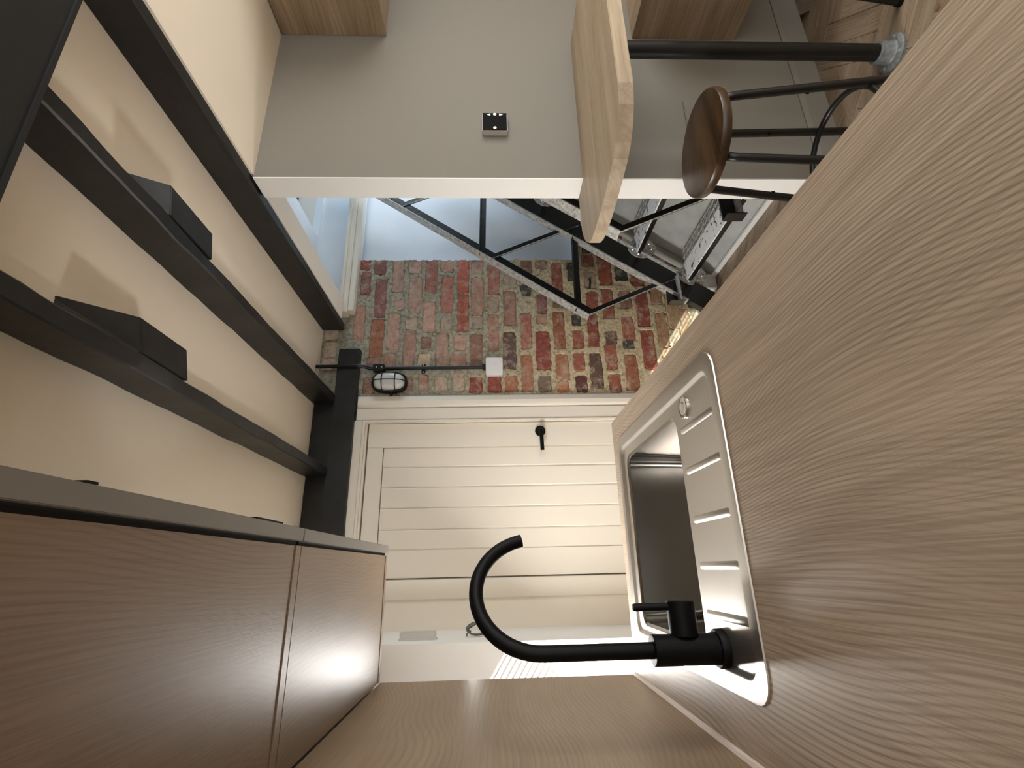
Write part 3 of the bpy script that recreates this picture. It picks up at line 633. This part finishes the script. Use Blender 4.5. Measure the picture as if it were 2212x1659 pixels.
for sx in (0,):
    cg.tube([(.893+sx, YF-.034, 1.745+.084), (.893+sx, YF-.062, 1.745+.072), (.893+sx, YF-.078, 1.745+.03), (.893+sx, YF-.078, 1.745-.03), (.893+sx, YF-.062, 1.745-.072), (.893+sx, YF-.034, 1.745-.084)], .0026, n=8)
for dz in (.03, -.035):
    cg.tube([(.893-.050, YF-.034, 1.745+dz), (.893-.040, YF-.064, 1.745+dz), (.893-.015, YF-.079, 1.745+dz), (.893+.015, YF-.079, 1.745+dz), (.893+.040, YF-.064, 1.745+dz), (.893+.050, YF-.034, 1.745+dz)], .0026, n=8)
cg.build('cage', 'pipe_black', lp, smooth=True)
MB().cyl((.893-.054, YF-.015, 1.735), (.893-.070, YF-.015, 1.735), .008, n=12).build('fixing_lug', 'pipe_black', lp)
MB().cyl((.893-.052, YF-.031, 1.728), (.893-.052, YF-.034, 1.728), .0035, n=10).build('screw', 'screw', lp)
cd = thing('conduit', (.971, YF-.02, 1.26), 'black conduit pipe running down the brickwork to the white switch', 'conduit')
MB().cyl((.967, 2.336, 2.105), (.968, 2.336, 1.90), .0095, n=14).build('pipe', 'pipe_black', cd, smooth=True)
MB().tube([(.968, 2.336, 1.902), (.969, 2.345, 1.872), (.970, 2.372, 1.845), (.971, 2.376, 1.82), (.971, 2.376, 1.262)], .0095, n=14).build('pipe', 'pipe_black', cd, smooth=True)
MB().box(.952, .990, 2.360, 2.394, 1.773, 1.832).build('junction_box', 'pipe_black', cd, bevel=.004); MB().cyl((.955, 2.378, 1.79), (.9475, 2.378, 1.785), .010, n=12).build('junction_spur', 'pipe_black', cd)
for z in (1.812, 1.786): MB().cyl((.971, 2.3598, z), (.971, 2.357, z), .0035, n=10).build('screw', 'screw', cd)
MB().prism([(.945,2.385,1.568),(.997,2.385,1.568),(.997,2.385,1.588),(.945,2.385,1.588)], (0,.006,0)).build('saddle_clip', 'pipe_black', cd, bevel=.002)
for x in (.951, .991): MB().cyl((x, 2.3848, 1.578), (x, 2.382, 1.578), .0035, n=10).build('screw', 'screw', cd)
MB().box(.958, .984, 2.362, 2.392, 1.258, 1.275).build('coupler', 'pipe_black', cd, bevel=.002)
sw = thing('light_switch', (.97, YF, 1.215), 'white square surface light switch on the brick wall below the lamp', 'switch')
box('back_box', 'plastic', sw, .924, 1.016, 2.362, 2.393, 1.173, 1.257, bevel=.003); box('face_plate', 'plastic', sw, .923, 1.017, 2.353, 2.361, 1.172, 1.258, bevel=.003)
MB().prism([(.960,2.3532,1.203),(.980,2.3532,1.203),(.980,2.3532,1.227),(.960,2.3532,1.227)], (0,-.003,0)).build('rocker', 'plastic', sw, bevel=.001)
# black peg and clip on the brick wall
tag(MB().tube([(1.448,2.398,.680),(1.450,2.384,.680),(1.458,2.380,.680),(1.496,2.380,.678),(1.502,2.384,.678),(1.503,2.398,.678)], .0055, n=8).build('wall_staple', 'pipe_black', None, smooth=True, loc=(1.476, YF, .68)), 'small black iron staple in the brickwork below the plastered recess', 'staple')
tag(MB().box(1.438, 1.468, 2.378, 2.398, 1.962, 1.995).build('wall_clip', 'galv', None, bevel=.002), 'small grey metal clip under the white moulding on the brickwork', 'clip')
# thermostat and socket on the partition
th = thing('heating_controller', (1.43, YP, 1.21), 'white heating controller with black front on the partition wall', 'thermostat')
tx0, tx1, tz0, tz1 = 1.392, 1.472, 1.162, 1.248
box('case', 'plastic', th, tx0, tx1, YP-.024, YP-.0008, tz0, tz1, bevel=.002); box('front', 'black_glass', th, tx0+.001, tx1-.002, YP-.026, YP-.0242, tz0+.002, tz1-.001, bevel=.0008)
yy = YP-.0262
for cz_ in (tz0+.042,): 
    pass
xk = tx1-.010
MB().prism([(xk-.006, yy, tz1-.028), (xk+.005, yy, tz1-.028), (xk-.001, yy, tz1-.015)], (0,-.0008,0)).build('button', 'plastic', th)
MB().prism([(xk-.006, yy, tz0+.028), (xk+.005, yy, tz0+.028), (xk-.001, yy, tz0+.015)], (0,-.0008,0)).build('button', 'plastic', th)
MB().cyl((xk+.001, yy, (tz0+tz1)/2), (xk+.001, yy-.0008, (tz0+tz1)/2), .0058, n=18).build('button', 'plastic', th); MB().cyl((tx0+.010, yy, (tz0+tz1)/2), (tx0+.010, yy-.0008, (tz0+tz1)/2), .0058, n=18).build('button', 'plastic', th)
tag(box('wall_socket', 'wallp', None, 1.41, 1.556, YP-.009, YP-.0005, .444, .53, bevel=.002, loc=(1.483, YP, .487)), 'flush beige socket plate low on the partition behind the stool', 'socket')

# ---------------------------------------------------------------- right hand units, bar, stools
XU = 1.878
t = thing('wall_cupboard', (2.2, 1.0, 1.605), 'brown oak wall cupboard up against the ceiling in the partition corner', 'cupboard')
box('side_panel', 'unit_v', t, XU, XU+.018, .92, YP-.001, 1.605, 1.988); box('bottom_panel', 'unit_v', t, XU+.018, XR-.002, .92, YP-.001, 1.607, 1.625)
box('top_panel', 'unit_v', t, XU+.018, XR-.002, .92, YP-.001, 1.97, 1.988); box('door', 'unit_v', t, XU, XR-.002, .90, .918, 1.605, 1.988)
t = thing('wall_hung_cabinet', (2.2, 1.0, .28), 'oak wall-hung cabinet below the bar against the partition', 'cabinet')
box('side_panel', 'unit_v', t, XU+.006, XU+.024, .80, YP-.001, .28, .677); box('top_panel', 'unit_v', t, XU+.024, XR-.002, .80, YP-.001, .659, .677)
box('bottom_panel', 'unit_v', t, XU+.024, XR-.002, .80, YP-.001, .28, .298); box('door', 'unit_v', t, XU+.006, XR-.002, .78, .798, .28, .677)
# bar
ZB0, ZB1 = .877, .915
pl = [(1.85,YP-.002),(1.205,YP-.003),(1.205,1.397),(1.09,1.394),(1.055,1.388),(1.018,1.371),(.985,1.347),(.955,1.310),(.938,1.27),(.930,1.22),(.928,1.15),(.933,1.08),(.942,1.01),(.950,.962),(.966,.924),(.992,.895),(1.03,.873),(1.081,.857),(1.85,.857)]
br_ = thing('breakfast_bar', (1.43, 1.03, 0), 'pale oak breakfast bar top with rounded end on a black pipe leg', 'bar table')
MB().prism([(x, y, ZB0) for x, y in pl], (0,0,ZB1-ZB0)).build('bar_top', 'bar', br_, bevel=.0015)
LX, LY = 1.434, 1.03
MB().cyl((LX,LY,.05), (LX,LY,ZB0-.004), .0235, n=28).build('leg', 'pipe_black', br_, smooth=True)
def flange(z, s_, nm):
    f_ = MB().lathe((LX,LY,z), [(.052,0),(.052,s_*.008),(.047,s_*.011),(.034,s_*.013),(.031,s_*.017),(.031,s_*.052),(.0275,s_*.054)], 36).build(nm, 'galv', br_, smooth=True)
    for k in range(4):
        a = PI/4+k*PI/2; MB().cyl((LX+.0415*math.cos(a), LY+.0415*math.sin(a), z+s_*.011), (LX+.0415*math.cos(a), LY+.0415*math.sin(a), z+s_*.014), .0045, n=10).build('screw', 'screw', f_)
flange(.0005, 1, 'floor_flange'); flange(ZB0-.0005, -1, 'top_flange')
def stool(cx, cy, ph, label):
    s_ = thing('bar_stool', (cx, cy, 0), label, 'stool', 'bar stools')
    zt, rs = .628, .1425
    MB().lathe((cx,cy,zt-.027), [(rs-.006,0),(rs-.001,.003),(rs,.008),(rs,.021),(rs-.003,.026),(rs-.008,.027)], 48).build('seat', 'seat', s_, smooth=True)
    for k in range(4):
        a = ph+k*PI/2; ca, sa = math.cos(a), math.sin(a)
        pts = [(cx+.06*ca, cy+.06*sa, zt-.036), (cx+.105*ca, cy+.105*sa, zt-.036), (cx+.117*ca, cy+.117*sa, zt-.044), (cx+.122*ca, cy+.122*sa, zt-.06), (cx+.18*ca, cy+.18*sa, .004)]
        lg = MB().tube(pts, .0115, n=14).build('leg', 'pipe_black', s_, smooth=True)
        MB().cyl((cx+.18*ca, cy+.18*sa, .0005), (cx+.18*ca, cy+.18*sa, .014), .0128, n=12).build('foot_cap', 'tap_black', lg)
        z = .37; rr = .122+(.18-.122)*(zt-.06-z)/(zt-.06); nx_, ny_ = -sa, ca
        MB().cyl((cx+rr*ca-.0105*ca, cy+rr*sa-.0105*sa, z), (cx+rr*ca-.0135*ca, cy+rr*sa-.0135*sa, z), .005, n=10).build('bolt', 'tap_black', lg)
    MB().tube([(cx+.148*math.cos(2*PI*i/48), cy+.148*math.sin(2*PI*i/48), .205) for i in range(48)], .0085, n=12, closed=True).build('foot_ring', 'pipe_black', s_, smooth=True)
    MB().lathe((cx,cy,zt-.034), [(.075,0),(.075,.006)], 24).build('mounting_plate', 'pipe_black', s_)
stool(1.11, 1.07, math.radians(30), 'black metal bar stool with round dark wood seat tucked under the bar')
stool(1.641, .8025, math.radians(122), 'bar stool at the edge of the view, only one black leg tip showing')

# ---------------------------------------------------------------- steel staircase behind the partition
st_ = thing('steel_staircase', (1.35, 1.92, 0), 'old black riveted iron staircase with lattice railings against the brick wall', 'staircase')
SL = 1.46; dirv = Vector((1, 0, SL)).normalized(); nor = Vector((-SL, 0, 1)).normalized()    # up along the stair / up-left normal
def slab(p0, p1, t0, t1, y0, y1):
    """bar from p0 to p1 (x,z), t0..t1 = offset along the up-left normal of its own direction"""
    a, b = Vector((p0[0],0,p0[1])), Vector((p1[0],0,p1[1])); dd = (b-a).normalized(); nn = Vector((-dd.z,0,dd.x))
    m = MB(); poly = [a+nn*t0, b+nn*t0, b+nn*t1, a+nn*t1]
    return m.prism([(p.x, y0, p.z) for p in poly], (0, y1-y0, 0))
def railing(yc, s):
    """lattice railing with stringer in the plane y = yc; s = side on which flanges stand"""
    e = lambda x: (x, .738 + SL*(x-1.195))                       # handrail line
    q = lambda x: (x, .428 + SL*(x-1.425))                       # stringer top line
    hr = slab(e(1.195), e(2.15), -.048, 0, yc-.004, yc+.004).build('handrail', 'steel_black', st_)
    slab(e(1.190), e(2.15), 0, .005, yc-.03, yc+.03).build('flange', 'iron_grey', hr)
    rv = MB()
    k = 1.22
    while k < 2.1:
        p = Vector((e(k)[0], 0, e(k)[1]))+nor*.005
        rv.cyl((p.x, yc-.012, p.z), (p.x+nor.x*.004, yc-.012, p.z+nor.z*.004), .005, .003, n=8); k += .028
    o = rv.build('rivet', 'iron_grey', hr); o['kind'] = 'stuff'
    x0 = 1.28 if s < 0 else 1.46
    sg = slab(q(x0), q(2.25), -.118, 0, yc-.005, yc+.005).build('stringer', 'steel_black', st_)
    slab(q(x0-.005), q(2.25), 0, .006, yc-.028, yc+.02).build('flange', 'iron_grey', sg)
    slab(q(x0+.02), q(2.25), -.124, -.118, yc-.028, yc+.02).build('flange', 'iron_grey', sg)
    for i in range(-1, 4):
        dx, dz = i*.338, i*.49
        if i >= 0:
            slab((1.225+dx, .782+dz), (1.745+dx*1.0, .772+dz), -.017, .017, yc-.003, yc+.003).build('rail_bar', 'steel_black', st_)
            slab((1.225+dx, .795+dz), (1.745+dx, .785+dz), -.002, .002, yc-.024, yc-.003).build('rail_bar_flange', 'steel_black', st_)
            b = slab((1.205+dx, .748+dz), (1.420+dx, .262+dz), -.013, .013, yc-.003, yc+.003).build('brace', 'steel_black', st_)
            slab((1.205+dx, .748+dz), (1.420+dx, .262+dz), -.014, -.012, yc-.010, yc-.003).build('flange', 'iron_grey', b)
    f_ = MB().box(1.262, 1.42, yc-.004, yc+.004, .250, .312).build('foot_bracket', 'steel_black', st_)
    MB().box(1.262, 1.42, yc-.045, yc-.004, .250, .256).build('flange', 'iron_grey', f_); MB().box(1.258, 1.262, yc-.045, yc+.004, .235, .312).build('flange', 'steel_black', f_)
    if s < 0: slab(q(1.165), q(1.285), -.118, 0, yc-.02, yc+.02).build('stringer_foot', 'steel_black', st_)
railing(2.25, -1)
railing(1.585, 1)
TZ0, TX0 = .20, 1.395
for i in range(7):
    x, z = TX0+i*.169, TZ0+i*.248
    td = MB().box(x, x+.10, 1.60, 2.235, z-.006, z).build('tread', 'iron_white', st_)
    MB().box(x, x+.008, 1.60, 2.235, z-.03, z-.006).build('nosing', 'steel_black', td)
    fr = MB(); fr.box(x+.100, x+.106, 1.60, 2.235, z-.006, z+.001); fr.box(x+.130, x+.136, 1.60, 2.235, z-.006, z+.001); fr.box(x+.166, x+.170, 1.60, 2.235, z-.006, z+.001)
    y = 1.61
    while y < 2.22:
        fr.box(x+.106, x+.130, y, y+.006, z-.005, z); fr.box(x+.136, x+.166, y+.003, y+.010, z-.005, z); y += .0145
    o = fr.build('fretwork', 'iron_grey', td); o['kind'] = 'stuff'
    for yc, ys in ((2.244, -1), (1.591, 1)):
        cl = MB(); c0 = Vector((x+.035, 0, z-.035)); n = 14
        cl.prism([(c0.x+.062*math.cos(2*PI*k/n)*1.0, yc, c0.z+.075*math.sin(2*PI*k/n)) for k in range(n)], (0, ys*.008, 0))
        c_ = cl.build('cleat_plate', 'iron_grey', td)
        rv = MB()
        for k in range(7):
            a = 2*PI*k/7; rv.cyl((c0.x+.042*math.cos(a), yc+ys*.008, c0.z+.052*math.sin(a)), (c0.x+.042*math.cos(a), yc+ys*.012, c0.z+.052*math.sin(a)), .007, .004, n=8)
        o = rv.build('rivet', 'screw', td); o['kind'] = 'stuff'
# grey boarded slope under the stairs with white edging
bx_ = thing('understair_boxing', (1.5, 1.9, 0), 'grey sloping boarding under the iron staircase with white bottom edge', 'boxing')
MB().prism([(1.482, YP+.092, .0), (1.482+.9, YP+.092, .9*1.42), (1.482+.93, YP+.092, .9*1.42), (1.512, YP+.092, 0)], (0, 2.36-YP-.092, 0)).build('board', 'soffit', bx_)
MB().prism([(1.482, 2.33, 0), (2.382, 2.33, .9*1.42), (2.36, 2.33, .9*1.42+.02), (1.462, 2.33, .02)], (0, .055, 0)).build('cove', 'soffit', bx_, bevel=.004)
box('edging', 'gloss_white', bx_, 1.463, 1.481, YP+.092, 2.33, .0005, .022, bevel=.002)
box('end_block', 'gloss_white', bx_, 1.40, 1.481, 2.315, 2.374, .0005, .105, bevel=.002)
